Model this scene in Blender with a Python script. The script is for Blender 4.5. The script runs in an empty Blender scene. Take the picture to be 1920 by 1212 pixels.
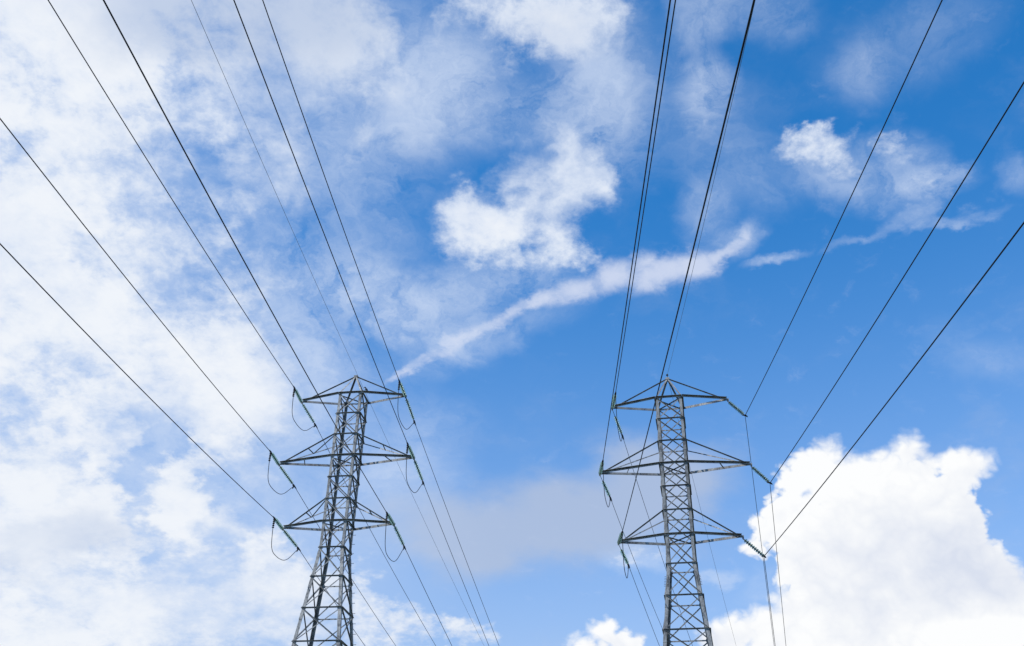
import bpy, bmesh, math, random
from mathutils import Vector, Matrix
R = math.radians
scene = bpy.context.scene
col = scene.collection
EYE = 1.6                       # eye height of the photographer above the ground

SOFT_CLOUDS = [
    (-36.34, 27.33, 17.38, 7.29, 110.9, 0.8), (-25.8, 8.59, 11.2, 5.99, -176.0, 0.75), (-20.44, 55.48, 23.35, 5.7, -165.9, 0.7), (-20.47, 42.61, 5.41, 2.88, -164.4, 0.45),
    (-14.43, 42.86, 3.26, 3.04, 108.2, 0.2), (-29.25, 37.75, 13.73, 11.02, 106.7, 1.02), (-25.69, 25.18, 11.07, 9.35, 105.3, 0.97), (-20.64, 14.6, 11.13, 8.41, -176.5, 1.0),
    (-21.93, 47.2, 16.73, 5.85, -163.4, 0.85), (-16.48, 39.99, 5.37, 4.52, -148.5, 0.55), (-19.45, 31.64, 9.13, 6.94, 147.5, 0.5), (-15.31, 26.73, 6.58, 4.67, 100.6, 0.65),
    (-16.76, 20.24, 4.29, 3.51, 104.1, 0.4), (-12.65, 17.06, 4.28, 4.02, 115.4, 0.45), (-17.84, 23.32, 2.19, 1.45, -156.7, -1.0), (-19.55, 21.47, 1.87, 1.17, 142.0, -0.75),
    (-18.2, 19.57, 1.68, 1.11, 96.4, -0.6), (-17.22, 18.02, 1.64, 1.08, 161.0, -0.55), (-14.47, 18.12, 1.57, 1.38, 106.5, -0.65), (-15.1, 16.62, 1.74, 0.83, 174.7, -0.4),
    (-21.13, 19.73, 4.46, 3.04, -170.3, 0.3), (-16.8, 21.1, 3.16, 1.9, 101.7, 0.5), (-14.93, 26.19, 3.59, 2.47, 100.4, 0.3), (-12.86, 18.47, 2.05, 1.43, -174.8, 0.35),
    (-23.77, 32.56, 2.27, 1.43, 174.3, -0.55), (-20.12, 32.07, 4.28, 1.72, 146.8, -0.3), (-22.66, 42.25, 1.54, 1.0, -162.6, -0.12), (-20.13, 25.16, 2.13, 1.39, 154.8, -0.35),
    (-23.77, 21.69, 1.61, 1.1, -167.3, -0.25), (-14.87, 22.0, 1.75, 0.94, 100.3, -0.5), (-21.64, 36.22, 2.01, 0.88, 175.9, -0.25), (-11.73, 47.22, 8.06, 4.64, -171.8, 0.48),
    (-0.11, 50.27, 10.34, 3.71, -179.2, 0.7), (5.33, 47.88, 3.98, 3.62, 35.5, 0.12), (-10.37, 42.59, 1.73, 1.2, -172.5, 0.35), (-7.46, 48.96, 2.22, 1.49, -164.3, -0.25),
    (2.27, 46.79, 2.26, 1.48, 179.2, -0.15), (-2.17, 38.51, 4.05, 2.8, -170.0, 0.6), (0.9, 37.35, 5.01, 2.5, 171.6, 0.55), (4.34, 41.18, 3.39, 2.94, 69.5, 0.62),
    (5.75, 41.58, 1.83, 1.4, 87.4, 0.2), (2.79, 43.35, 2.16, 2.12, 172.3, 0.5), (3.39, 36.72, 2.31, 1.56, 178.8, 0.35), (-3.47, 40.15, 2.07, 1.54, -177.0, 0.3),
    (1.72, 40.46, 2.43, 1.85, 179.6, 0.35), (2.91, 38.59, 2.03, 1.55, 179.0, 0.2), (-0.21, 41.36, 2.08, 0.93, -162.4, 0.15), (18.98, 41.19, 2.77, 1.71, -175.7, 1.0),
    (20.37, 39.82, 1.53, 1.17, 166.3, 0.3), (23.88, 39.66, 1.76, 0.86, 149.5, 0.3), (25.03, 37.33, 1.39, 0.57, 178.8, 0.3), (-6.87, 16.58, 2.3, 1.31, 95.7, 0.75),
    (-5.67, 14.8, 2.59, 1.84, -177.9, 0.7), (-2.15, 14.83, 1.96, 1.42, -178.3, 0.75), (-9.89, 15.63, 3.42, 3.28, 124.5, 0.55), (6.94, 18.94, 1.21, 0.82, 179.5, 0.35),
]
VEILS = [
    (-4.02, 45.13, 6.25, 3.58, -176.6, 0.3), (-0.29, 44.09, 3.28, 2.71, -179.8, 0.25), (-21.14, 29.39, 18.65, 12.73, 103.5, 0.35), (-15.57, 20.72, 8.67, 7.66, 105.3, 0.3),
    (-9.88, 45.13, 10.07, 6.8, -173.2, 0.45), (-10.74, 37.37, 7.12, 7.05, 179.1, 0.28), (-5.26, 46.53, 5.98, 4.42, -176.8, 0.35), (5.21, 45.23, 6.35, 5.42, 63.8, 0.7),
    (-6.74, 33.81, 6.64, 2.81, 166.0, 0.5), (-2.62, 34.43, 6.44, 2.82, -167.5, 0.45), (-4.96, 31.46, 4.97, 1.56, 164.2, 0.35), (-11.99, 33.14, 5.79, 5.53, -170.7, 0.35),
    (-10.03, 27.83, 6.4, 5.52, -173.5, 0.25), (-1.22, 31.51, 6.88, 1.57, -157.9, 0.35), (1.25, 35.48, 3.92, 1.88, -179.6, 0.3), (13.09, 49.17, 3.37, 3.11, 179.8, 0.4),
    (17.89, 48.9, 4.66, 2.52, 169.1, 0.36), (13.01, 45.24, 2.71, 2.14, -169.9, 0.6), (12.86, 43.03, 4.8, 3.87, 172.5, 0.2), (11.65, 38.94, 2.74, 2.3, 83.4, 0.4),
    (16.1, 40.1, 5.15, 2.38, 169.9, 0.2), (26.02, 44.73, 6.63, 3.36, -176.9, 0.2), (22.93, 44.2, 2.54, 2.21, 73.3, 0.25), (19.86, 39.64, 3.08, 2.34, 166.7, 0.3),
    (23.62, 38.69, 3.2, 2.14, 149.3, 0.5), (21.8, 37.38, 3.79, 1.45, 165.9, 0.35), (22.9, 35.84, 2.25, 0.58, -163.6, 0.28), (19.84, 35.27, 2.32, 0.35, 178.0, 0.25),
    (25.61, 35.3, 2.95, 0.45, 171.9, 0.42), (15.35, 35.6, 2.44, 0.48, -177.2, 0.6), (13.69, 37.14, 1.86, 1.24, -150.9, 0.45), (29.16, 36.63, 1.52, 1.42, 85.6, 0.3),
    (25.31, 37.31, 2.49, 1.14, 178.6, 0.5), (25.28, 27.9, 3.24, 1.65, 141.4, 0.16), (-11.84, 28.21, 5.19, 3.75, 98.6, 0.3), (-6.14, 23.92, 4.27, 2.74, -175.7, 0.45),
    (-4.01, 26.53, 3.54, 1.86, -176.5, 0.15), (10.45, 17.93, 1.17, 0.8, 178.9, 0.5), (6.94, 18.94, 2.15, 1.32, 179.2, 0.4), (-8.56, 20.1, 4.43, 4.04, 100.9, 0.2),
    (12.98, 17.35, 1.79, 1.68, -161.5, 0.3),
]
THIN_HAZE = [
    (-24.76, 28.97, 25.48, 14.0, 105.5, 0.33), (-8.56, 20.1, 8.86, 8.09, 100.9, 0.2), (-10.38, 48.01, 14.95, 7.51, -172.5, 0.08),
]
STREAK = [
    (-6.61, 29.13, 1.36, 0.35, -149.0, 0.55), (-5.17, 30.1, 1.59, 0.55, -147.0, 0.6), (-3.39, 31.22, 1.8, 0.72, -150.4, 0.62), (-1.26, 32.45, 2.02, 0.77, -152.2, 0.62),
    (0.78, 33.53, 2.04, 0.77, -155.8, 0.65), (2.87, 34.35, 2.18, 0.94, -159.4, 0.62), (5.14, 35.02, 2.38, 1.52, -165.5, 0.62), (7.42, 35.49, 2.51, 1.77, -173.0, 0.66),
    (9.69, 35.69, 2.36, 1.7, -176.3, 0.7), (11.46, 35.88, 2.08, 1.17, -171.3, 0.62), (13.02, 36.43, 1.62, 0.6, -156.6, 0.6), (14.08, 37.14, 0.93, 0.65, -151.5, 0.2),
]
CUMULUS_SHADE = [
    (19.77, 18.11, 6.13, 4.39, 176.4, 0.8), (23.59, 16.52, 2.61, 1.83, 176.1, 0.35), (22.19, 14.08, 3.24, 1.29, 174.8, -0.5), (15.76, 22.89, 2.62, 2.34, 179.1, -0.15),
    (15.61, 14.67, 2.87, 1.09, 176.6, 0.15), (10.43, 14.68, 1.51, 0.83, 179.0, 0.4), (5.03, 14.37, 1.55, 0.84, -179.7, 0.35),
]
CLOUD_SHADE = [
    (-22.32, 17.82, 6.27, 2.97, -163.1, 0.5), (-19.64, 47.86, 15.94, 5.33, -165.3, 0.95), (1.1, 49.42, 11.78, 4.03, -179.9, 0.4), (-23.23, 39.06, 4.4, 3.44, -161.2, 0.3),
    (-19.45, 32.86, 5.75, 3.5, 151.1, 0.2), (9.94, 14.83, 2.28, 1.12, 178.8, 0.5), (-9.79, 44.54, 8.92, 5.94, -173.1, 0.4), (-16.55, 40.28, 3.81, 3.31, -152.1, -0.5),
]
GREY_BANK = [
    (-4.27, 21.62, 3.35, 3.01, -177.9, 0.2), (7.96, 24.74, 4.29, 2.73, -170.9, 0.35), (1.35, 21.22, 7.0, 3.61, -179.2, 0.75), (-3.09, 20.48, 4.71, 3.89, -177.7, 0.6),
    (5.57, 22.1, 5.91, 4.49, -167.6, 0.75), (9.56, 23.44, 4.78, 2.68, -166.0, 0.45), (6.54, 24.96, 2.59, 2.14, 179.2, 0.4), (1.62, 23.65, 2.58, 1.53, -179.3, 0.25),
]
CUMULUS = [
    (25.91, 13.63, 2.13), (16.1, 11.45, 3.18), (21.8, 11.06, 3.43), (27.86, 11.2, 2.31),
    (11.17, 11.92, 1.78), (13.75, 21.28, 0.67), (12.94, 20.67, 0.44), (16.23, 23.42, 1.36),
    (15.22, 22.8, 0.95), (14.63, 21.19, 1.1), (13.08, 20.08, 0.55), (12.69, 19.38, 0.6),
    (14.23, 18.83, 0.92), (14.5, 19.96, 1.23), (15.14, 20.33, 1.66), (17.67, 21.78, 2.05),
    (19.22, 22.64, 1.07), (20.68, 23.65, 0.7), (21.24, 22.8, 0.63), (20.29, 22.27, 1.48),
    (22.2, 21.73, 0.88), (22.82, 21.9, 0.67), (21.55, 20.93, 1.19), (19.73, 19.23, 3.64),
    (16.98, 19.0, 2.54), (15.71, 15.34, 2.85), (18.92, 14.67, 4.48), (13.06, 14.72, 1.48),
    (11.52, 15.07, 0.96), (10.43, 14.68, 0.84), (4.92, 15.02, 0.71), (5.69, 14.68, 0.59),
    (4.13, 14.4, 0.43), (3.61, 14.29, 0.52), (6.46, 14.44, 0.46), (21.15, 17.94, 2.38),
    (22.83, 16.1, 1.49), (23.94, 14.65, 1.86), (22.92, 22.39, 0.98), (14.6, 18.14, 1.23),
]
WIRES = [
    ('f', 'L', 2, 0, 3.911, -0.1254, 0.00071),
    ('f', 'L', 1, 0, 4.085, -0.1156, 0.0007),
    ('f', 'L', 0, 0, 4.148, -0.1099, 0.000667),
    ('f', 'L', 2, 1, 3.469, -0.1107, 0.000603),
    ('f', 'L', 1, 1, 3.837, -0.0763, 0.000424),
    ('f', 'L', 0, 1, 3.745, -0.0862, 0.000637),
    ('f', 'L', 3, 0, 3.53, -0.0904, 0.000389),
    ('f', 'R', 0, 0, 3.052, -0.1549, 0.00022),
    ('f', 'R', 1, 0, 2.96, -0.154, 0.000349),
    ('f', 'R', 2, 0, 3.207, -0.1486, 0.000236),
    ('f', 'R', 3, 0, 3.463, -0.1351, 0.000593),
    ('f', 'R', 0, 1, 3.491, -0.1472, 0.000605),
    ('f', 'R', 1, 1, 3.531, -0.137, 0.000562),
    ('f', 'R', 2, 1, 3.543, -0.129, 0.000478),
    ('b', 'L', 0, 1, 15.809, -0.446, 0.000985),
    ('b', 'L', 1, 1, 15.728, -0.4039, 0.000542),
    ('b', 'L', 2, 1, 15.774, -0.3504, 0.000689),
    ('b', 'L', 0, 0, 16.061, -0.3474, 0.001543),
    ('b', 'L', 1, 0, 16.244, -0.307, 0.001588),
    ('b', 'L', 2, 0, 15.826, -0.2748, 0.001266),
    ('b', 'L', 3, 0, 16.478, -0.3671, 0.000799),
    ('b', 'R', 0, 0, 19.558, -0.4088, 0.002391),
    ('b', 'R', 1, 0, 18.828, -0.2879, 0.002826),
    ('b', 'R', 2, 0, 18.001, -0.2535, 0.001474),
    ('b', 'R', 3, 0, 17.223, -0.261, 0.001059),
    ('b', 'R', 0, 1, 15.251, -0.3617, 0.000795),
    ('b', 'R', 1, 1, 14.819, -0.3102, 0.000917),
    ('b', 'R', 2, 1, 15.274, -0.3606, 0.000799),
]
TOWERS = {'L': {'x': -10.909, 'y': 60.022, 'yaw': 9.06, 'z': [32.113, 27.411, 22.835], 'a': [3.651, 4.591, 3.629], 'pk': 33.807}, 'R': {'x': 10.385, 'y': 56.199, 'yaw': 11.72, 'z': [30.23, 25.61, 21.006], 'a': [3.658, 4.619, 3.623], 'pk': 32.0}}
SWING = [(0.982, -1.791, -0.977), (0.989, -1.727, -0.845), (1.11, -1.567, -0.698)]
# ---------------------------------------------------------------- camera
cam_data = bpy.data.cameras.new('camera')
cam = bpy.data.objects.new('camera', cam_data); col.objects.link(cam)
cam_data.sensor_fit = 'HORIZONTAL'; cam_data.sensor_width = 36.0
cam_data.lens = 36.0 * 1826.81 / 1920.0
cam_data.clip_start = 0.1; cam_data.clip_end = 30000
cam.matrix_world = Matrix.Translation((0, 0, EYE)) @ Matrix.Rotation(R(90 + 32.768), 4, 'X') @ Matrix.Rotation(R(1.258), 4, 'Z')
scene.camera = cam

# ---------------------------------------------------------------- sun, sky, exposure
SUN_EL, SUN_AZ = 50.0, -128.0   # azimuth clockwise from the view direction (+Y)
sd = bpy.data.lights.new('sun', 'SUN'); sd.energy = 3.3; sd.angle = R(0.53); sd.color = (1.0, 0.95, 0.87)
sun = bpy.data.objects.new('sun', sd); col.objects.link(sun)
to_sun = Vector((math.sin(R(SUN_AZ)) * math.cos(R(SUN_EL)), math.cos(R(SUN_AZ)) * math.cos(R(SUN_EL)), math.sin(R(SUN_EL))))
sun.rotation_euler = to_sun.to_track_quat('Z', 'Y').to_euler()
vs = scene.view_settings
vs.view_transform = 'Standard'; vs.look = 'None'; vs.gamma = 1.0; vs.exposure = 0.0; vs.use_curve_mapping = False

world = bpy.data.worlds.new('World'); scene.world = world; world.use_nodes = True
wt = world.node_tree; wt.nodes.clear()


class Nodes:
    """small helpers to write node graphs as expressions"""
    def __init__(self, tree): self.t = tree
    def put(self, sock, v):
        if isinstance(v, bpy.types.NodeSocket): self.t.links.new(v, sock)
        elif v is not None: sock.default_value = v
    def m(self, op, a, b=None, c=None, clamp=False):
        n = self.t.nodes.new('ShaderNodeMath'); n.operation = op; n.use_clamp = clamp
        for s, v in zip(n.inputs, (a, b, c)): self.put(s, v)
        return n.outputs[0]
    def v(self, op, a, b=None, c=None, scale=None):
        n = self.t.nodes.new('ShaderNodeVectorMath'); n.operation = op
        self.put(n.inputs[0], a); self.put(n.inputs[1], b); self.put(n.inputs[2], c)
        if scale is not None: self.put(n.inputs['Scale'], scale)
        return n.outputs['Value'] if op in ('LENGTH', 'DISTANCE', 'DOT_PRODUCT') else n.outputs['Vector']
    def noise(self, vec, scale, detail=6.0, rough=0.55, lac=2.0, dist=0.0, color=False):
        n = self.t.nodes.new('ShaderNodeTexNoise'); n.noise_dimensions = '3D'
        self.put(n.inputs['Vector'], vec); n.inputs['Scale'].default_value = scale
        n.inputs['Detail'].default_value = detail; n.inputs['Roughness'].default_value = rough
        n.inputs['Lacunarity'].default_value = lac; n.inputs['Distortion'].default_value = dist
        return n.outputs['Color'] if color else n.outputs[0]
    def range(self, v, a, b, c=0.0, d=1.0, smooth=True):
        n = self.t.nodes.new('ShaderNodeMapRange'); n.interpolation_type = 'SMOOTHSTEP' if smooth else 'LINEAR'
        for i, x in enumerate((v, a, b, c, d)): self.put(n.inputs[i], x)
        return n.outputs[0]
    def mix(self, f, a, b):
        n = self.t.nodes.new('ShaderNodeMix'); n.data_type = 'RGBA'
        self.put(n.inputs[0], f); self.put(n.inputs[6], a); self.put(n.inputs[7], b)
        return n.outputs[2]
    def xyz(self, x, y, z):
        n = self.t.nodes.new('ShaderNodeCombineXYZ')
        for s, v in zip(n.inputs, (x, y, z)): self.put(s, v)
        return n.outputs[0]
    def blob_sum(self, q, blobs):
        """sum of soft ellipses given as azimuth, elevation, half axes, tilt (degrees) and weight"""
        acc = None
        for k, (az, el, sx, sy, rot, amp) in enumerate(blobs):
            if k % 10 == 9: q = self.v('MULTIPLY_ADD', acc, (1e-7, 1e-7, 0.0), q)      # keeps the graph evaluated in short runs
            n = self.t.nodes.new('ShaderNodeMapping'); n.vector_type = 'TEXTURE'
            self.put(n.inputs[0], q)
            n.inputs[1].default_value = (az, el, 0); n.inputs[2].default_value = (0, 0, R(rot)); n.inputs[3].default_value = (sx, sy, 1)
            f = self.range(self.v('LENGTH', n.outputs[0]), 0.15, 1.1, amp, 0.0)
            acc = f if acc is None else self.m('ADD', acc, f)
        return acc


def srgb(r, g, b):
    f = lambda c: (c / 255 / 12.92) if c < 10.3 else ((c / 255 + 0.055) / 1.055) ** 2.4
    return (f(r), f(g), f(b), 1.0)


W = Nodes(wt)
tc = wt.nodes.new('ShaderNodeTexCoord'); D = tc.outputs['Generated']
sep = wt.nodes.new('ShaderNodeSeparateXYZ'); wt.links.new(D, sep.inputs[0])
dx, dy, dz = sep.outputs
sky = wt.nodes.new('ShaderNodeTexSky'); sky.sky_type = 'NISHITA'; sky.sun_disc = False
sky.sun_elevation = R(SUN_EL); sky.sun_rotation = R(SUN_AZ)
sky.altitude = 200; sky.air_density = 1.0; sky.dust_density = 0.35; sky.ozone_density = 2.2
SKY_STRENGTH = 0.1
# every cloud below is laid out by compass bearing and height above the horizon
azi = W.m('MULTIPLY', W.m('ARCTAN2', dx, dy), 57.29578 * 0.85)
ele = W.m('MULTIPLY', W.m('ARCSINE', dz), 57.29578)
Q = W.xyz(azi, ele, 0.0)
deck = W.v('SCALE', D, scale=W.m('DIVIDE', 1.0, W.m('ADD', W.m('MAXIMUM', dz, 0.0), 0.45)))   # foreshortening of a level cloud deck
centre = (0.5, 0.5, 0.5)
warp_big = W.v('MULTIPLY', W.v('SUBTRACT', W.noise(deck, 5.0, 3, 0.5, color=True), centre), (1.0, 1.0, 0.0))
warp_fine = W.v('MULTIPLY', W.v('SUBTRACT', W.noise(deck, 22.0, 5, 0.6, color=True), centre), (1.0, 1.0, 0.2))
Qs = W.v('ADD', Q, W.v('ADD', W.v('SCALE', warp_big, scale=3.0), W.v('SCALE', warp_fine, scale=4.2)))
# --- broken soft cloud, wisps and the long streak
fb_in = W.v('ADD', deck, W.v('SCALE', warp_fine, scale=0.045))
fb = W.noise(fb_in, 14.0, 8, 0.62)
fb2 = W.noise(W.v('ADD', deck, (7.3, 1.9, 4.4)), 34.0, 7, 0.62)
lumps = W.noise(W.v('ADD', deck, W.v('SCALE', warp_fine, scale=0.05)), 6.5, 2, 0.5)
fb3 = W.noise(W.v('ADD', deck, W.v('SCALE', warp_fine, scale=0.02)), 85.0, 4, 0.6)
calm = W.range(W.noise(W.v('ADD', deck, (9.1, 0.7, 2.2)), 4.2, 2, 0.5), 0.36, 0.62, 0.5, 1.2)      # some stretches are smooth, some broken
tex = W.m('ADD', W.m('MULTIPLY', W.m('SUBTRACT', fb, 0.5), 1.5), W.m('ADD', W.m('MULTIPLY', W.m('SUBTRACT', fb2, 0.5), 0.95), W.m('MULTIPLY', W.m('SUBTRACT', fb3, 0.5), 0.45)))
base = W.m('MINIMUM', W.blob_sum(Qs, SOFT_CLOUDS), 1.15)
tex_w = W.m('MULTIPLY', W.range(base, 0.0, 0.3, 0.3, 1.0), W.range(base, 0.6, 1.0, 1.0, 1.2))
dens = W.m('ADD', base, W.m('ADD', W.m('MULTIPLY', W.m('MULTIPLY', tex, calm), tex_w), W.m('MULTIPLY', W.m('SUBTRACT', lumps, 0.5), W.range(base, 0.0, 0.4, 0.2, 1.3))))
a_soft = W.m('MULTIPLY', W.range(dens, 0.05, W.range(base, 0.6, 1.0, 0.85, 0.98), 0.0, 1.0), 0.97)
shade = W.m('ADD', W.blob_sum(Qs, CLOUD_SHADE), W.m('MULTIPLY', W.m('SUBTRACT', W.noise(W.v('ADD', deck, (3.1, 8.2, 0.4)), 7.0, 5, 0.55), 0.5), 0.9))
thick = W.range(dens, 0.5, 1.35, 0.0, 1.0)
c_soft = W.mix(thick, srgb(217, 228, 246), srgb(242, 246, 252))
c_soft = W.mix(W.range(shade, 0.05, 1.0, 0.0, 1.0), c_soft, srgb(194, 208, 232))
# --- thin fibrous veils
Qv = W.v('ADD', Q, W.v('ADD', W.v('SCALE', warp_big, scale=3.0), W.v('SCALE', warp_fine, scale=2.4)))
fib_in = W.v('ADD', W.v('MULTIPLY', deck, (1.0, 0.8, 1.0)), W.v('SCALE', warp_big, scale=0.16))
fib = W.noise(W.v('ADD', fib_in, W.v('SCALE', warp_fine, scale=0.09)), 17.0, 8, 0.66)
a_veil = W.m('MULTIPLY', W.blob_sum(Qv, VEILS), W.range(fib, 0.30, 0.74, 0.12, 1.75, smooth=False))
a_veil = W.m('MULTIPLY', W.m('TANH', W.m('MAXIMUM', a_veil, 0.0)), 0.9)
# --- the long streak, smoother than the rest
Qt = W.v('ADD', Q, W.v('ADD', W.v('SCALE', warp_big, scale=1.0), W.v('SCALE', warp_fine, scale=2.0)))
grain = W.noise(W.v('ADD', deck, W.v('SCALE', warp_fine, scale=0.06)), 30.0, 7, 0.6)
a_streak = W.range(W.m('ADD', W.blob_sum(Qt, STREAK), W.m('MULTIPLY', W.m('SUBTRACT', grain, 0.5), 1.15)), 0.06, 1.05, 0.0, 0.76)
# --- flat greyish bank low between the towers
Qb = W.v('ADD', Q, W.v('ADD', W.v('SCALE', warp_big, scale=4.0), W.v('SCALE', warp_fine, scale=1.2)))
bank = W.m('ADD', W.blob_sum(Qb, GREY_BANK), W.m('MULTIPLY', W.m('SUBTRACT', W.m('ADD', W.m('MULTIPLY', fb, 0.8), W.m('MULTIPLY', lumps, 1.0)), 0.9), 0.95))
a_bank = W.range(bank, 0.0, 1.05, 0.0, 0.85)
# --- piled cumulus
Dw = W.v('ADD', D, W.v('SCALE', warp_fine, scale=0.012))
billow = None                                              # rounded heads with creases between them
for sc, am in ((26.0, 0.6), (58.0, 0.45), (120.0, 0.22), (240.0, 0.07)):
    t = W.m('MULTIPLY', W.m('ABSOLUTE', W.m('SUBTRACT', W.noise(W.v('ADD', Dw, (sc * 0.37, 1.3, sc * 0.11)), sc, 0, 0.5), 0.5)), am)
    billow = t if billow is None else W.m('ADD', billow, t)
Qc = W.v('ADD', Q, W.v('ADD', W.v('SCALE', warp_big, scale=0.4), W.v('SCALE', warp_fine, scale=0.9)))
sdf = None
for k, (az, el, r) in enumerate(CUMULUS):
    if k % 15 == 14: Qc = W.v('MULTIPLY_ADD', sdf, (1e-7, 1e-7, 0.0), Qc)
    d = W.m('SUBTRACT', r, W.v('DISTANCE', Qc, (az, el, 0.0)))
    if sdf is None: sdf = d
    else: sdf = W.m('SMOOTH_MAX', sdf, d, 0.35)
rough = W.noise(W.v('ADD', D, (1.7, 0.3, 5.2)), 60.0, 6, 0.62)
sdf_n = W.m('ADD', sdf, W.m('ADD', W.m('MULTIPLY', W.m('SUBTRACT', billow, 0.13), 2.4), W.m('MULTIPLY', W.m('SUBTRACT', rough, 0.5), 0.42)))
edge = W.range(W.noise(D, 9.0, 2, 0.5), 0.42, 0.62, 0.16, 0.5)
a_cum = W.range(sdf_n, W.m('MULTIPLY', edge, -1.0), edge, 0.0, 1.0)
lump = W.noise(W.v('ADD', D, W.v('SCALE', warp_fine, scale=0.03)), 13.0, 3, 0.5)
cum_shade = W.m('ADD', W.blob_sum(Qc, CUMULUS_SHADE), W.m('ADD', W.m('MULTIPLY', W.m('SUBTRACT', lump, 0.5), 1.2), W.m('MULTIPLY', W.m('SUBTRACT', 0.12, billow), 1.5)))
c_cum = W.mix(W.range(cum_shade, -0.08, 1.0, 0.0, 1.0, smooth=False), srgb(253, 254, 255), srgb(218, 225, 240))
# --- blue of the sky, deepened a little, then the clouds over it
blue = W.v('MULTIPLY', W.v('SCALE', sky.outputs[0], scale=SKY_STRENGTH), (0.31, 1.49, 2.28))
low = W.m('MAXIMUM', W.m('SUBTRACT', 1.0, W.m('DIVIDE', W.m('MAXIMUM', ele, 0.0), 44.0)), 0.0)
blue = W.mix(W.m('MINIMUM', W.m('MULTIPLY', W.m('POWER', low, 2.2), 1.26), 0.8), blue, (0.60, 0.615, 0.69, 1.0))       # paler air towards the horizon
out = W.mix(a_bank, blue, srgb(177, 193, 221))
out = W.mix(W.blob_sum(Q, THIN_HAZE), out, srgb(211, 225, 247))
out = W.mix(a_veil, out, srgb(211, 225, 247))
out = W.mix(a_soft, out, c_soft)
out = W.mix(a_streak, out, srgb(226, 232, 248))
out = W.mix(a_cum, out, c_cum)
# the clouds are given as finished radiance, so the Background keeps the strength of the sky and they are divided by it
bg = wt.nodes.new('ShaderNodeBackground'); bg.inputs[1].default_value = SKY_STRENGTH
W.put(bg.inputs[0], W.v('SCALE', out, scale=1.0 / SKY_STRENGTH))
wo = wt.nodes.new('ShaderNodeOutputWorld'); wt.links.new(bg.outputs[0], wo.inputs[0])
world.cycles.sampling_method = 'MANUAL'; world.cycles.sample_map_resolution = 512


# ---------------------------------------------------------------- materials
def material(name):
    m = bpy.data.materials.new(name); m.use_nodes = True
    N = Nodes(m.node_tree); b = m.node_tree.nodes['Principled BSDF']
    t = m.node_tree.nodes.new('ShaderNodeTexCoord')
    return m, N, b, t.outputs['Object']


def steel(name, dark, light, rough=0.55):
    m, N, b, o = material(name)
    patch = N.range(N.noise(o, 1.6, 6, 0.65), 0.35, 0.65)
    fleck = N.range(N.noise(N.v('MULTIPLY', o, (1, 1, 0.35)), 14.0, 5, 0.7), 0.42, 0.66)
    c = N.mix(patch, dark, light)
    c = N.mix(N.m('MULTIPLY', fleck, 0.55), c, (light[0] * 1.35, light[1] * 1.33, light[2] * 1.28, 1))
    c = N.mix(N.m('MULTIPLY', N.range(N.noise(o, 5.0, 4, 0.6), 0.56, 0.72), 0.6), c, (dark[0] * 0.7, dark[1] * 0.62, dark[2] * 0.52, 1))
    N.put(b.inputs['Base Color'], c); b.inputs['Metallic'].default_value = 0.35
    N.put(b.inputs['Roughness'], N.range(fleck, 0, 1, rough + 0.12, rough - 0.08))
    return m


M_STEEL = steel('weathered_galvanised_steel', (0.105, 0.105, 0.11, 1), (0.30, 0.296, 0.286, 1))
M_FITTING = steel('dark_cast_fittings', (0.03, 0.03, 0.032, 1), (0.06, 0.058, 0.055, 1), 0.6)
m, N, b, o = material('conductor_aluminium')
N.put(b.inputs['Base Color'], N.mix(N.noise(o, 3.0, 3), (0.010, 0.011, 0.015, 1), (0.022, 0.024, 0.03, 1)))
b.inputs['Metallic'].default_value = 0.0; b.inputs['Roughness'].default_value = 0.6; b.inputs['Specular IOR Level'].default_value = 0.25
M_WIRE = m
m, N, b, o = material('shield_wire_steel')
N.put(b.inputs['Base Color'], N.mix(N.noise(o, 3.0, 3), (0.10, 0.115, 0.12, 1), (0.15, 0.165, 0.17, 1)))
b.inputs['Metallic'].default_value = 0.3; b.inputs['Roughness'].default_value = 0.5
M_SHIELD = m
m, N, b, o = material('toughened_glass_green')
N.put(b.inputs['Base Color'], N.mix(N.noise(o, 8.0, 2), (0.68, 0.92, 0.79, 1), (0.80, 0.95, 0.87, 1)))
b.inputs['Roughness'].default_value = 0.08; b.inputs['Transmission Weight'].default_value = 0.8; b.inputs['IOR'].default_value = 1.45
M_GLASS = m
m, N, b, o = material('black_feathers')
N.put(b.inputs['Base Color'], N.mix(N.noise(o, 30.0, 4), (0.008, 0.008, 0.010, 1), (0.022, 0.022, 0.026, 1)))
b.inputs['Roughness'].default_value = 0.45
M_BIRD = m
m, N, b, o = material('meadow_grass')
g = N.mix(N.range(N.noise(o, 0.05, 8, 0.6), 0.35, 0.65), (0.045, 0.055, 0.022, 1), (0.085, 0.085, 0.042, 1))
N.put(b.inputs['Base Color'], N.mix(N.m('MULTIPLY', N.noise(o, 2.5, 6, 0.7), 0.6), g, (0.03, 0.05, 0.015, 1)))
b.inputs['Roughness'].default_value = 0.95
M_GRASS = m

# ---------------------------------------------------------------- mesh helpers
def link(o, parent=None):
    col.objects.link(o)
    if parent: o.parent = parent
    return o


def mesh_obj(name, bm, mat, parent=None, smooth=False):
    me = bpy.data.meshes.new(name); bmesh.ops.recalc_face_normals(bm, faces=bm.faces[:]); bm.to_mesh(me); bm.free()
    me.materials.append(mat)
    if smooth:
        for p in me.polygons: p.use_smooth = True
    return link(bpy.data.objects.new(name, me), parent)


def empty(name, loc=(0, 0, 0)):
    e = bpy.data.objects.new(name, None); e.empty_display_size = 0.3; e.location = loc
    return link(e)


def tag(o, label, cat, group=None):
    o['label'] = label; o['category'] = cat
    if group: o['group'] = group
    return o


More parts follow.
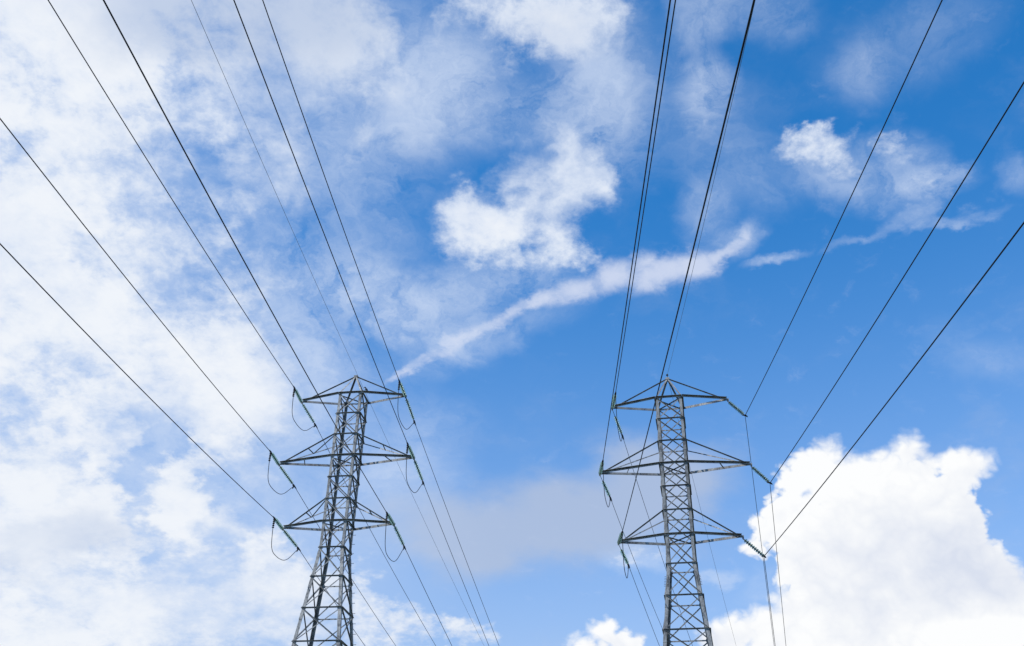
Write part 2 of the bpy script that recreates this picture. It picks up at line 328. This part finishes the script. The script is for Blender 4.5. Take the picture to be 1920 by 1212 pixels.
def angle_bar(bm, p0, p1, n, w, t=None, flip=False, off=0.0, heel=None):
    """rolled steel angle from p0 to p1: one flange lies across the face whose outward normal is n, the other points the other way from the edge towards heel"""
    p0, p1, n = Vector(p0), Vector(p1), Vector(n)
    t = t or max(0.008, w * 0.11)
    d = (p1 - p0).normalized(); n = (n - d * n.dot(d)).normalized(); u = d.cross(n)
    if flip or (heel is not None and u.dot(Vector(heel)) > 0): u = -u
    prof = [(0, 0), (w, 0), (w, -t), (t, -t), (t, -w), (0, -w)]
    rings = []
    for p in (p0, p1):
        rings.append([bm.verts.new(p + u * (a - w / 2) + n * (c + off)) for a, c in prof])
    for i in range(6):
        j = (i + 1) % 6
        bm.faces.new((rings[0][i], rings[0][j], rings[1][j], rings[1][i]))
    bm.faces.new(rings[0]); bm.faces.new(rings[1][::-1])


def corner_angle(bm, p0, p1, ux, uy, w, t):
    """leg angle: heel on the corner, flanges running along ux and uy"""
    p0, p1, ux, uy = map(Vector, (p0, p1, ux, uy))
    prof = [(0, 0), (w, 0), (w, t), (t, t), (t, w), (0, w)]
    r = [[bm.verts.new(p + ux * a + uy * c) for a, c in prof] for p in (p0, p1)]
    for i in range(6):
        j = (i + 1) % 6
        bm.faces.new((r[0][i], r[0][j], r[1][j], r[1][i]))
    bm.faces.new(r[0]); bm.faces.new(r[1][::-1])


def box(bm, c, ax, ay, az):
    c, ax, ay, az = map(Vector, (c, ax, ay, az))
    v = [bm.verts.new(c + ax * i + ay * j + az * k) for i in (-1, 1) for j in (-1, 1) for k in (-1, 1)]
    for f in ((0, 1, 3, 2), (4, 6, 7, 5), (0, 4, 5, 1), (2, 3, 7, 6), (0, 2, 6, 4), (1, 5, 7, 3)):
        bm.faces.new([v[i] for i in f])


def tube(bm, pts, rad, n=8):
    """round tube along pts; rad is one radius or one per point"""
    pts = [Vector(p) for p in pts]; rs = rad if isinstance(rad, (list, tuple)) else [rad] * len(pts)
    rings = []; ref = Vector((0.13, 0.21, 1.0))
    for i, p in enumerate(pts):
        d = (pts[min(i + 1, len(pts) - 1)] - pts[max(i - 1, 0)]).normalized()
        if abs(d.dot(ref.normalized())) > 0.97: ref = Vector((1, 0.2, 0.1))
        a = d.cross(ref).normalized(); b2 = d.cross(a)
        rings.append([bm.verts.new(p + (a * math.cos(k * 2 * math.pi / n) + b2 * math.sin(k * 2 * math.pi / n)) * rs[i]) for k in range(n)])
    for r0, r1 in zip(rings, rings[1:]):
        for k in range(n):
            bm.faces.new((r0[k], r0[(k + 1) % n], r1[(k + 1) % n], r1[k]))
    bm.faces.new(rings[0]); bm.faces.new(rings[-1][::-1])


def lathe(bm, prof, n=14):
    """profile of (x along the axis, radius) spun about local X"""
    rings = [[bm.verts.new((x, r * math.cos(k * 2 * math.pi / n), r * math.sin(k * 2 * math.pi / n))) for k in range(n)] for x, r in prof]
    for r0, r1 in zip(rings, rings[1:]):
        for k in range(n):
            bm.faces.new((r0[k], r0[(k + 1) % n], r1[(k + 1) % n], r1[k]))
    bm.faces.new(rings[0]); bm.faces.new(rings[-1][::-1])


def spline(pts, n=6):
    """Catmull-Rom through pts"""
    pts = [Vector(p) for p in pts]; P = [pts[0] * 2 - pts[1]] + pts + [pts[-1] * 2 - pts[-2]]; out = []
    for i in range(1, len(P) - 2):
        for k in range(n):
            t = k / n; a, b_, c, d = P[i - 1:i + 3]
            out.append(0.5 * (2 * b_ + (c - a) * t + (2 * a - 5 * b_ + 4 * c - d) * t * t + (3 * b_ - a - 3 * c + d) * t ** 3))
    return out + [pts[-1]]


# ---------------------------------------------------------------- ground
def ground_height(x, y):
    s = lambda a, b_, v: (lambda q: q * q * (3 - 2 * q))(min(1, max(0, (v - a) / (b_ - a))))
    h = 2.0 * s(8, 55, y) + 1.9 * math.exp(-((x + 11) ** 2 + (y - 60) ** 2) / 250)
    h -= 70 * s(66, 420, y)                                     # the land falls away behind the towers
    h += 1.2 * math.sin(x * 0.011 + 1) * math.sin(y * 0.013) * s(80, 300, math.hypot(x, y))
    return h


bm = bmesh.new()
ticks = [t * 4 for t in range(-40, 41)]
far = [200, 260, 340, 450, 600, 900, 1400, 2400, 4000, 8000]
ticks = [-f for f in far[::-1]] + ticks + far
grid = [[bm.verts.new((x, y, ground_height(x, y))) for x in ticks] for y in ticks]
for i in range(len(ticks) - 1):
    for j in range(len(ticks) - 1):
        bm.faces.new((grid[i][j], grid[i][j + 1], grid[i + 1][j + 1], grid[i + 1][j]))
ground = mesh_obj('ground', bm, M_GRASS, smooth=True); ground['kind'] = 'structure'

# ---------------------------------------------------------------- lattice towers
LEVELS = [0, -1.55, -3.1, -4.65, -6.18, -7.72, -9.24, -11.02, -12.95, -14.95, -17.0]      # below the top arm
LOWER = [-17.0, -19.4, -22.2, -25.6, -29.9]


UP = Vector((0, 0, 1))


class Tower:
    def __init__(self, key, label, body):
        p = TOWERS[key]; self.key = key; self.p = p; self.body = body
        self.z = [v + EYE for v in p['z']]; self.pk = p['pk'] + EYE
        th = R(p['yaw']); self.ax = Vector((math.cos(th), -math.sin(th), 0)); self.dp = Vector((math.sin(th), math.cos(th), 0))
        self.c = Vector((p['x'], p['y'], 0)); self.top = self.z[0]
        lv = list(LEVELS)
        lv[3] = self.z[1] - self.top; lv[6] = self.z[2] - self.top
        lv[1], lv[2] = lv[3] / 3, lv[3] * 2 / 3
        lv[4], lv[5] = lv[3] + (lv[6] - lv[3]) / 3, lv[3] + (lv[6] - lv[3]) * 2 / 3
        self.lv = lv
        self.root = empty('lattice_tower', (self.c.x, self.c.y, ground_height(self.c.x, self.c.y)))
        tag(self.root, label, 'pylon', 'steel lattice pylons carrying the power line')
        self.build()

    def half(self, h):                       # half width of the body at height h below the top arm
        return self.body if h > -11.02 else self.body + 0.108 * (-11.02 - h)

    def corner(self, sx, sy, h):
        w = self.half(h); return self.c + self.ax * (sx * w) + self.dp * (sy * w) + Vector((0, 0, self.top + h))

    def tip(self, i, side):
        return self.c + self.ax * (self.p['a'][i] * (1 if side else -1)) + Vector((0, 0, self.z[i]))

    def part(self, name, bm, mat=M_STEEL, parent=None):
        o = mesh_obj(name, bm, mat); par = parent or self.root
        o.parent = par
        o.matrix_parent_inverse = Matrix.Translation(self.root.location).inverted() if par is self.root else Matrix()
        return o

    def build(self):
        ax, dp = self.ax, self.dp; faces = [(-1, -1, 1, -1, -dp), (1, -1, 1, 1, ax), (1, 1, -1, 1, dp), (-1, 1, -1, -1, -ax)]
        allv = self.lv + LOWER[1:]
        for sx, sy in ((-1, -1), (1, -1), (1, 1), (-1, 1)):                    # four legs
            bm = bmesh.new()
            for k, (a, b_) in enumerate(((0.1, -11.02), (-11.02, -29.9 - 0.4))):
                w, t = (0.17, 0.02) if k == 0 else (0.20, 0.022)
                corner_angle(bm, self.corner(sx, sy, a), self.corner(sx, sy, b_), -ax * sx, -dp * sy, w, t)
            for h in (self.lv[2], self.lv[5], self.lv[7], self.lv[8], self.lv[9]):          # lapped splices
                q = self.corner(sx, sy, h - 0.25); e = (self.corner(sx, sy, h - 0.7) - q)
                corner_angle(bm, q + ax * sx * 0.012 + dp * sy * 0.012, q + e + ax * sx * 0.012 + dp * sy * 0.012, -ax * sx, -dp * sy, 0.19, 0.012)
            self.part('leg', bm)
        low = bmesh.new()
        for fi, (ax0, ay0, ax1, ay1, n) in enumerate(faces):
            for k, h in enumerate(allv):
                vis = k < len(self.lv)
                p0, p1 = self.corner(ax0, ay0, h), self.corner(ax1, ay1, h)
                arm_level = k in (0, 3, 6)
                if vis:
                    bm = bmesh.new(); angle_bar(bm, p0, p1, -n, 0.12 if arm_level and fi in (0, 2) else 0.08, off=-0.026 if arm_level else -0.022, heel=UP)
                    self.part('horizontal_brace', bm)
                else:
                    angle_bar(low, p0, p1, -n, 0.1, off=-0.022, heel=UP)
                if k + 1 < len(allv):
                    q0, q1 = self.corner(ax0, ay0, allv[k + 1]), self.corner(ax1, ay1, allv[k + 1])
                    for a, b_, off, dark in ((p0, q1, 0.008, True), (p1, q0, -0.040, False)):
                        if k + 1 < len(self.lv):
                            bm = bmesh.new(); angle_bar(bm, a, b_, -n if dark else n, 0.075 if dark else 0.06, off=off, heel=UP); self.part('diagonal_brace', bm)
                        else: angle_bar(low, a, b_, -n if dark else n, 0.09, off=off, heel=UP)
        self.part('lower_bracing', low)
        for fi, (ax0, ay0, ax1, ay1, n) in enumerate(faces):                   # bolted gusset plates where the braces meet the legs
            along = (self.corner(ax1, ay1, 0) - self.corner(ax0, ay0, 0)).normalized()
            for k, h in enumerate(self.lv):
                for q, sg in ((self.corner(ax0, ay0, h), 1), (self.corner(ax1, ay1, h), -1)):
                    bm = bmesh.new(); c = q + along * (sg * 0.13) + n * 0.012
                    box(bm, c, along * 0.11, n * 0.004, (0, 0, 0.10))
                    for bu, bv in ((-0.06, 0.05), (0.06, 0.05), (-0.06, -0.05), (0.06, -0.05)):
                        p = c + along * bu + Vector((0, 0, bv)); tube(bm, [p, p + n * 0.022], 0.014, 6)
                    self.part('gusset_plate', bm)
        for k in (0, 3, 6):                                                    # flat cross inside the body at each arm
            for s in (1, -1):
                bm = bmesh.new(); dz = Vector((0, 0, -0.06 - 0.03 * s))
                angle_bar(bm, self.corner(-1, -s, self.lv[k]) + dz, self.corner(1, s, self.lv[k]) + dz, (0, 0, 1), 0.06)
                self.part('plan_brace', bm)
        apex = self.c + Vector((0, 0, self.pk))
        bm = bmesh.new()                                                       # peak
        for sx, sy in ((-1, -1), (1, -1), (1, 1), (-1, 1)):
            corner_angle(bm, self.corner(sx, sy, 0.08), apex + ax * sx * 0.07 + dp * sy * 0.07, -ax * sx, -dp * sy, 0.11, 0.014)
        box(bm, apex + Vector((0, 0, 0.02)), ax * 0.13, dp * 0.13, (0, 0, 0.07))
        peak = self.part('peak', bm)
        for i in range(3):
            for side in (0, 1):
                self.cross_arm(i, side, apex)
        if self.key == 'R':
            bm = bmesh.new(); tube(bm, [apex, apex + Vector((0, 0, 0.28))], 0.022)
            tube(bm, [apex + Vector((0, 0, z)) for z in (0.26, 0.30, 0.36, 0.40)], [0.03, 0.075, 0.075, 0.03], 10)
            self.part('wire_post', bm, M_FITTING)
            for sx in (-1, 1):                                                 # bolted splice plates with studs low on the front legs
                bm = bmesh.new(); q = self.corner(sx, -1, -12.0)
                box(bm, q - dp * 0.012 - ax * sx * 0.09 - Vector((0, 0, 0.28)), ax * 0.085, dp * 0.006, (0, 0, 0.33))
                for j in range(7):
                    e = self.corner(sx, -1, -11.78 - 0.095 * j)
                    tube(bm, [e - ax * sx * 0.09 - dp * 0.014, e - ax * sx * 0.09 - dp * 0.06], 0.02, 6)
                    tube(bm, [e + ax * sx * 0.002 + dp * 0.08, e + ax * sx * 0.12 + dp * 0.08], 0.014, 6)
                self.part('splice_plate', bm)
        else:
            for j in range(14):                                                # climbing pegs on the far right leg
                e = self.corner(1, 1, -9.7 - 0.62 * j)
                bm = bmesh.new(); tube(bm, [e - dp * 0.05, e + ax * 0.17 - dp * 0.05], 0.014, 6)
                tube(bm, [e + ax * 0.165 - dp * 0.05, e + ax * 0.18 - dp * 0.05], 0.026, 6)
                self.part('step_bolt', bm)

    def cross_arm(self, i, side, apex):
        s = 1 if side else -1; tip = self.tip(i, side); ax, dp = self.ax, self.dp
        h = self.z[i] - self.top; bm = bmesh.new(); ends = []
        for sy in (-1, 1):
            root = self.corner(s, sy, h); e = tip + dp * sy * 0.035
            angle_bar(bm, root, e, -dp * sy, 0.13 if sy < 0 else 0.16, off=-0.026, heel=UP); ends.append((root, e))
        arm = self.part('cross_arm', bm)
        bm = bmesh.new()
        box(bm, tip - ax * s * 0.06 + Vector((0, 0, -0.05)), ax * 0.20, dp * 0.05, (0, 0, 0.055))
        box(bm, tip + ax * s * 0.08 + Vector((0, 0, -0.14)), ax * 0.05, dp * 0.012, (0, 0, 0.08))
        self.part('tip_plate', bm, M_STEEL, arm)
        ties = []
        if i == 0:
            ties = [(tip - ax * s * 0.25 + Vector((0, 0, 0.04)), apex + ax * s * 0.05)]
        else:
            hu = self.lv[2] if i == 1 else self.lv[5]
            ties = [(tip - ax * s * 0.22 + dp * sy * 0.04 + Vector((0, 0, 0.04)), self.corner(s, sy, hu)) for sy in (-1, 1)]
        for k, (a, b_) in enumerate(ties):
            bm = bmesh.new(); angle_bar(bm, a, b_, dp if k == 0 else -dp, 0.07, heel=UP); self.part('tie_bar', bm, M_STEEL, arm)
        if i == 1 or (self.key == 'L' and i == 2):
            if i == 1:
                f = 0.52
                bm = bmesh.new(); angle_bar(bm, ends[0][0].lerp(ends[0][1], f), ends[1][0].lerp(ends[1][1], f + 0.06), (0, 0, 1), 0.05); self.part('spacer', bm, M_STEEL, arm)
            if self.key == 'L':
                (a0, b0), (a1, b1) = ties
                m0, m1 = a0.lerp(b0, 0.5), a1.lerp(b1, 0.52)
                bm = bmesh.new(); angle_bar(bm, m0, m1, (0, 0, 1), 0.05)
                if side == 0: angle_bar(bm, m1, b0 - Vector((0, 0, 0.1)), (0, 0, 1), 0.05)
                self.part('spacer', bm, M_STEEL, arm)


TL = Tower('L', 'left steel lattice pylon with green insulators at all six arm tips and a bird', 0.80)
TR = Tower('R', 'right steel lattice pylon with slanting strings on its right side by the big cloud', 0.83)
TW = {'L': TL, 'R': TR}

# ---------------------------------------------------------------- insulator strings
PITCH = 0.17
bm = bmesh.new()
lathe(bm, [(0.05, 0.045), (0.060, 0.08), (0.070, 0.110), (0.078, 0.114), (0.082, 0.110), (0.074, 0.08), (0.084, 0.07), (0.07, 0.045)], 20)
proto = mesh_obj('glass_disc', bm, M_GLASS, smooth=True); DISC = proto.data; bpy.data.objects.remove(proto)
bm = bmesh.new()
lathe(bm, [(0.0, 0.018), (0.004, 0.038), (0.05, 0.05), (0.062, 0.05), (0.09, 0.036), (0.1, 0.03), (0.172, 0.03)], 10)
proto = mesh_obj('cap', bm, M_FITTING, smooth=True); CAP = proto.data; bpy.data.objects.remove(proto)


def insulator(start, end, n, lead, kind, label, group):
    """string of n glass discs from start to end; lead = length of the link before the first disc"""
    start, end = Vector(start), Vector(end); d = end - start; L = d.length
    root = empty('insulator_string', start); root.rotation_euler = d.to_track_quat('X', 'Z').to_euler()
    tag(root, label, 'insulator', group)
    bm = bmesh.new(); tube(bm, [(0, 0, 0), (lead, 0, 0)], 0.016, 8)
    for x in (0.05, lead - 0.05): tube(bm, [(x - 0.05, 0, 0), (x - 0.03, 0, 0), (x + 0.03, 0, 0), (x + 0.05, 0, 0)], [0.018, 0.035, 0.035, 0.018], 8)
    mesh_obj('link', bm, M_FITTING, root)
    for k in range(n):
        c = link(bpy.data.objects.new('cap', CAP), root); c.location = (lead + k * PITCH, 0, 0)
        g = link(bpy.data.objects.new('glass_disc', DISC), c)
    x0 = lead + n * PITCH; bm = bmesh.new()
    if kind == 'strain':
        tube(bm, [(x0 - 0.01, 0, 0), (x0 + 0.06, 0, 0), (x0 + 0.08, 0, 0), (L - 0.02, 0, 0), (L + 0.22, 0, 0), (L + 0.34, 0, 0)], [0.018, 0.02, 0.05, 0.062, 0.04, 0.02], 8)
        box(bm, ((x0 + L) / 2 + 0.05, 0, -0.07), (0.10, 0, 0), (0, 0.022, 0), (0, 0, 0.05))
        tube(bm, [(L - 0.04, 0, -0.02), (L - 0.07, 0, -0.16), (L - 0.12, 0, -0.30)], [0.04, 0.045, 0.03], 8)
        mesh_obj('strain_clamp', bm, M_FITTING, root)
    else:
        tube(bm, [(x0 - 0.01, 0, 0), (L - 0.03, 0, 0)], 0.018, 8)
        tube(bm, [(L, -0.22, -0.03), (L, -0.12, 0.0), (L, 0, 0.012), (L, 0.12, 0.0), (L, 0.22, -0.03)], [0.03, 0.05, 0.06, 0.05, 0.03], 8)
        mesh_obj('suspension_clamp', bm, M_FITTING, root)
    return root


ARM = ['top', 'middle', 'bottom']; SIDE = ['left', 'right']; TWR = {'L': 'left', 'R': 'right'}
wire_of = {(k, t, i, s): (az, sl, cc) for k, t, i, s, az, sl, cc in WIRES}


def run_dir(kind, az, sl):
    h = Vector((math.sin(R(az)), math.cos(R(az)), 0)) * (-1 if kind == 'f' else 1)
    return h, (h + Vector((0, 0, sl))).normalized()


ends = {}
for t in 'LR':
    T = TW[t]
    for i in range(3):
        for s in (0, 1):
            if t == 'R' and s == 1:
                su, sv, sdp = SWING[i]; a = T.tip(i, s); e = a + T.ax * su + T.dp * sdp + Vector((0, 0, sv))
                insulator(a + T.ax * 0.08 + Vector((0, 0, -0.2)), e, 10, 0.16, 'suspension',
                          'insulator string hanging slantwise from the %s right arm of the right pylon' % ARM[i], 'suspension strings on the right pylon')
                ends['f', t, i, s] = ends['b', t, i, s] = e
                continue
            for kind in 'fb':
                az, sl, cc = wire_of[kind, t, i, s]; h, d = run_dir(kind, az, sl)
                L = 2.38 if t == 'L' else 2.63; n, lead = (11, 0.18) if t == 'L' else ((12, 0.28) if kind == 'f' else (9, 0.75))
                a = T.tip(i, s) + T.ax * (0.08 if s else -0.08) + Vector((0, 0, -0.14)); e = T.tip(i, s) + d * L
                where = 'insulator string pointing forwards' if kind == 'f' else 'insulator string pointing away'
                insulator(a, e, n, lead, 'strain', 'green %s from the %s %s arm of the %s pylon' % (where, ARM[i], SIDE[s], TWR[t]), 'strain insulator strings at the arm tips')
                ends[kind, t, i, s] = e

# ---------------------------------------------------------------- conductors, shield wires and jumper loops
for t in 'LR':
    T = TW[t]; apex = T.c + Vector((0, 0, T.pk))
    ends['f', t, 3, 0] = apex + Vector((0, 0, 0.34 if t == 'L' else 0.30))
    ends['b', t, 3, 0] = apex + Vector((0, 0, 0.30))
for kind, t, i, s, az, sl, cc in WIRES:
    h, d = run_dir(kind, az, sl); S = ends[kind, t, i, s]; reach = 150 if kind == 'f' else 200
    if kind == 'b': reach = min(reach, 1.7 * -sl / (2 * cc))
    n = 90; pts = [S + h * x + Vector((0, 0, sl * x + cc * x * x)) for x in (reach * (k / n) ** 1.3 for k in range(n + 1))]
    bm = bmesh.new(); shield = i == 3
    tube(bm, pts, 0.0095 if shield else 0.0215 if kind == 'f' else 0.018 if t == 'L' else 0.016, 8)
    o = mesh_obj('shield_wire' if shield else 'conductor_wire', bm, M_SHIELD if shield else M_WIRE, smooth=True)
    way = 'passing overhead' if kind == 'f' else 'running away behind it'
    if shield: tag(o, 'thin pale shield wire from the peak of the %s pylon %s' % (TWR[t], way), 'wire', 'thin shield wires on the pylon peaks')
    else: tag(o, 'dark cable from the %s %s arm of the %s pylon %s' % (ARM[i], SIDE[s], TWR[t], way), 'cable', 'power cables strung between the pylons')

SLACK = [(0, 0), (.008, .6), (.025, 1.2), (.05, 1.65), (.10, 1.9), (.18, 1.98), (.35, 1.92), (.53, 1.70), (.68, 1.3), (.83, .70), (.93, .28), (1, .05)]
for t, sides in (('L', (0, 1)), ('R', (0,))):
    for i in range(3):
        for s in sides:
            a, e = ends['f', t, i, s], ends['b', t, i, s]; k = 1.15 if s else 1.0
            pts = spline([a.lerp(e, u) - Vector((0, 0, z * k)) for u, z in SLACK], 7)
            bm = bmesh.new(); tube(bm, pts, 0.020, 8)
            loop = tag(mesh_obj('jumper_loop', bm, M_WIRE, smooth=True), 'slack jumper loop under the %s %s arm tip of the %s pylon' % (ARM[i], SIDE[s], TWR[t]), 'cable loop', 'jumper loops joining the strain strings')
            if t == 'L':
                bm = bmesh.new()
                for q in range(5):
                    z = -0.10 - 0.125 * q; c = a.lerp(e, 0.006) + Vector((0, 0, z))
                    tube(bm, [c + Vector((0, 0, dz_)) for dz_ in (0.05, 0.025, -0.025, -0.05)], [0.024, 0.07, 0.07, 0.024], 8)
                mesh_obj('bead_sleeve', bm, M_FITTING, loop, smooth=True)

# ---------------------------------------------------------------- the bird on the left tower
root_c = TL.corner(1, -1, 0); perch = root_c.lerp(TL.tip(0, 1), 0.10) - TL.dp * 0.0 + Vector((0, 0, 0.02))
bm = bmesh.new()
spine = [(-0.235, 0.375, .004), (-0.19, 0.385, .014), (-0.165, 0.392, .032), (-0.13, 0.40, .050), (-0.09, 0.39, .052), (-0.065, 0.36, .050), (-0.05, 0.31, .066), (-0.02, 0.25, .084), (0.03, 0.19, .085), (0.08, 0.135, .066), (0.13, 0.085, .042), (0.19, 0.025, .034), (0.26, -0.05, .028), (0.29, -0.085, .010)]
ringsB = []
for k, (x, z, r) in enumerate(spine):
    q0, q1 = spine[max(k - 1, 0)], spine[min(k + 1, len(spine) - 1)]
    d = Vector((q1[0] - q0[0], 0, q1[1] - q0[1])).normalized(); nrm = Vector((-d.z, 0, d.x)); wide = 0.55 if k > 9 else 0.92
    ringsB.append([bm.verts.new(Vector((x, 0, z)) + nrm * math.cos(a) * r * (0.45 if k > 10 else 1) + Vector((0, 1, 0)) * math.sin(a) * r * (1.15 if k > 10 else 0.95)) for a in (j * math.pi / 6 for j in range(12))])
for r0, r1 in zip(ringsB, ringsB[1:]):
    for j in range(12): bm.faces.new((r0[j], r0[(j + 1) % 12], r1[(j + 1) % 12], r1[j]))
bm.faces.new(ringsB[0]); bm.faces.new(ringsB[-1][::-1])
for sy in (-1, 1):
    tube(bm, [(0.03, sy * 0.04, 0.16), (0.035, sy * 0.045, 0.08), (0.02, sy * 0.045, 0.0)], [0.03, 0.012, 0.009], 8)
    for dx_, dy_ in ((-0.06, 0.02), (-0.065, 0), (-0.06, -0.02), (0.04, 0)):
        tube(bm, [(0.02, sy * 0.045, 0.006), (0.02 + dx_, sy * 0.045 + dy_, 0.004)], [0.008, 0.004], 6)
bird = mesh_obj('bird', bm, M_BIRD, smooth=True); bird.location = perch; bird.rotation_euler = (0, 0, R(12)); bird.scale = (0.92, 0.92, 0.92)
for sy in (-1, 1):
    bm = bmesh.new()
    sect = [(-0.05, 0.30, .045), (0.0, 0.235, .075), (0.06, 0.165, .07), (0.13, 0.085, .045), (0.20, 0.01, .018), (0.24, -0.03, .005)]
    rr = []
    for x, z, r in sect: rr.append([bm.verts.new((x + math.cos(a) * r * 0.55, sy * (0.062 - max(0, x) * 0.2 + math.sin(a) * 0.02), z + math.cos(a) * r * 0.75)) for a in (j * math.pi / 5 for j in range(10))])
    for r0, r1 in zip(rr, rr[1:]):
        for j in range(10): bm.faces.new((r0[j], r0[(j + 1) % 10], r1[(j + 1) % 10], r1[j]))
    bm.faces.new(rr[0]); bm.faces.new(rr[-1][::-1])
    mesh_obj('wing', bm, M_BIRD, bird, smooth=True)
tag(bird, 'black crow-like bird perched on the top arm of the left pylon', 'bird')
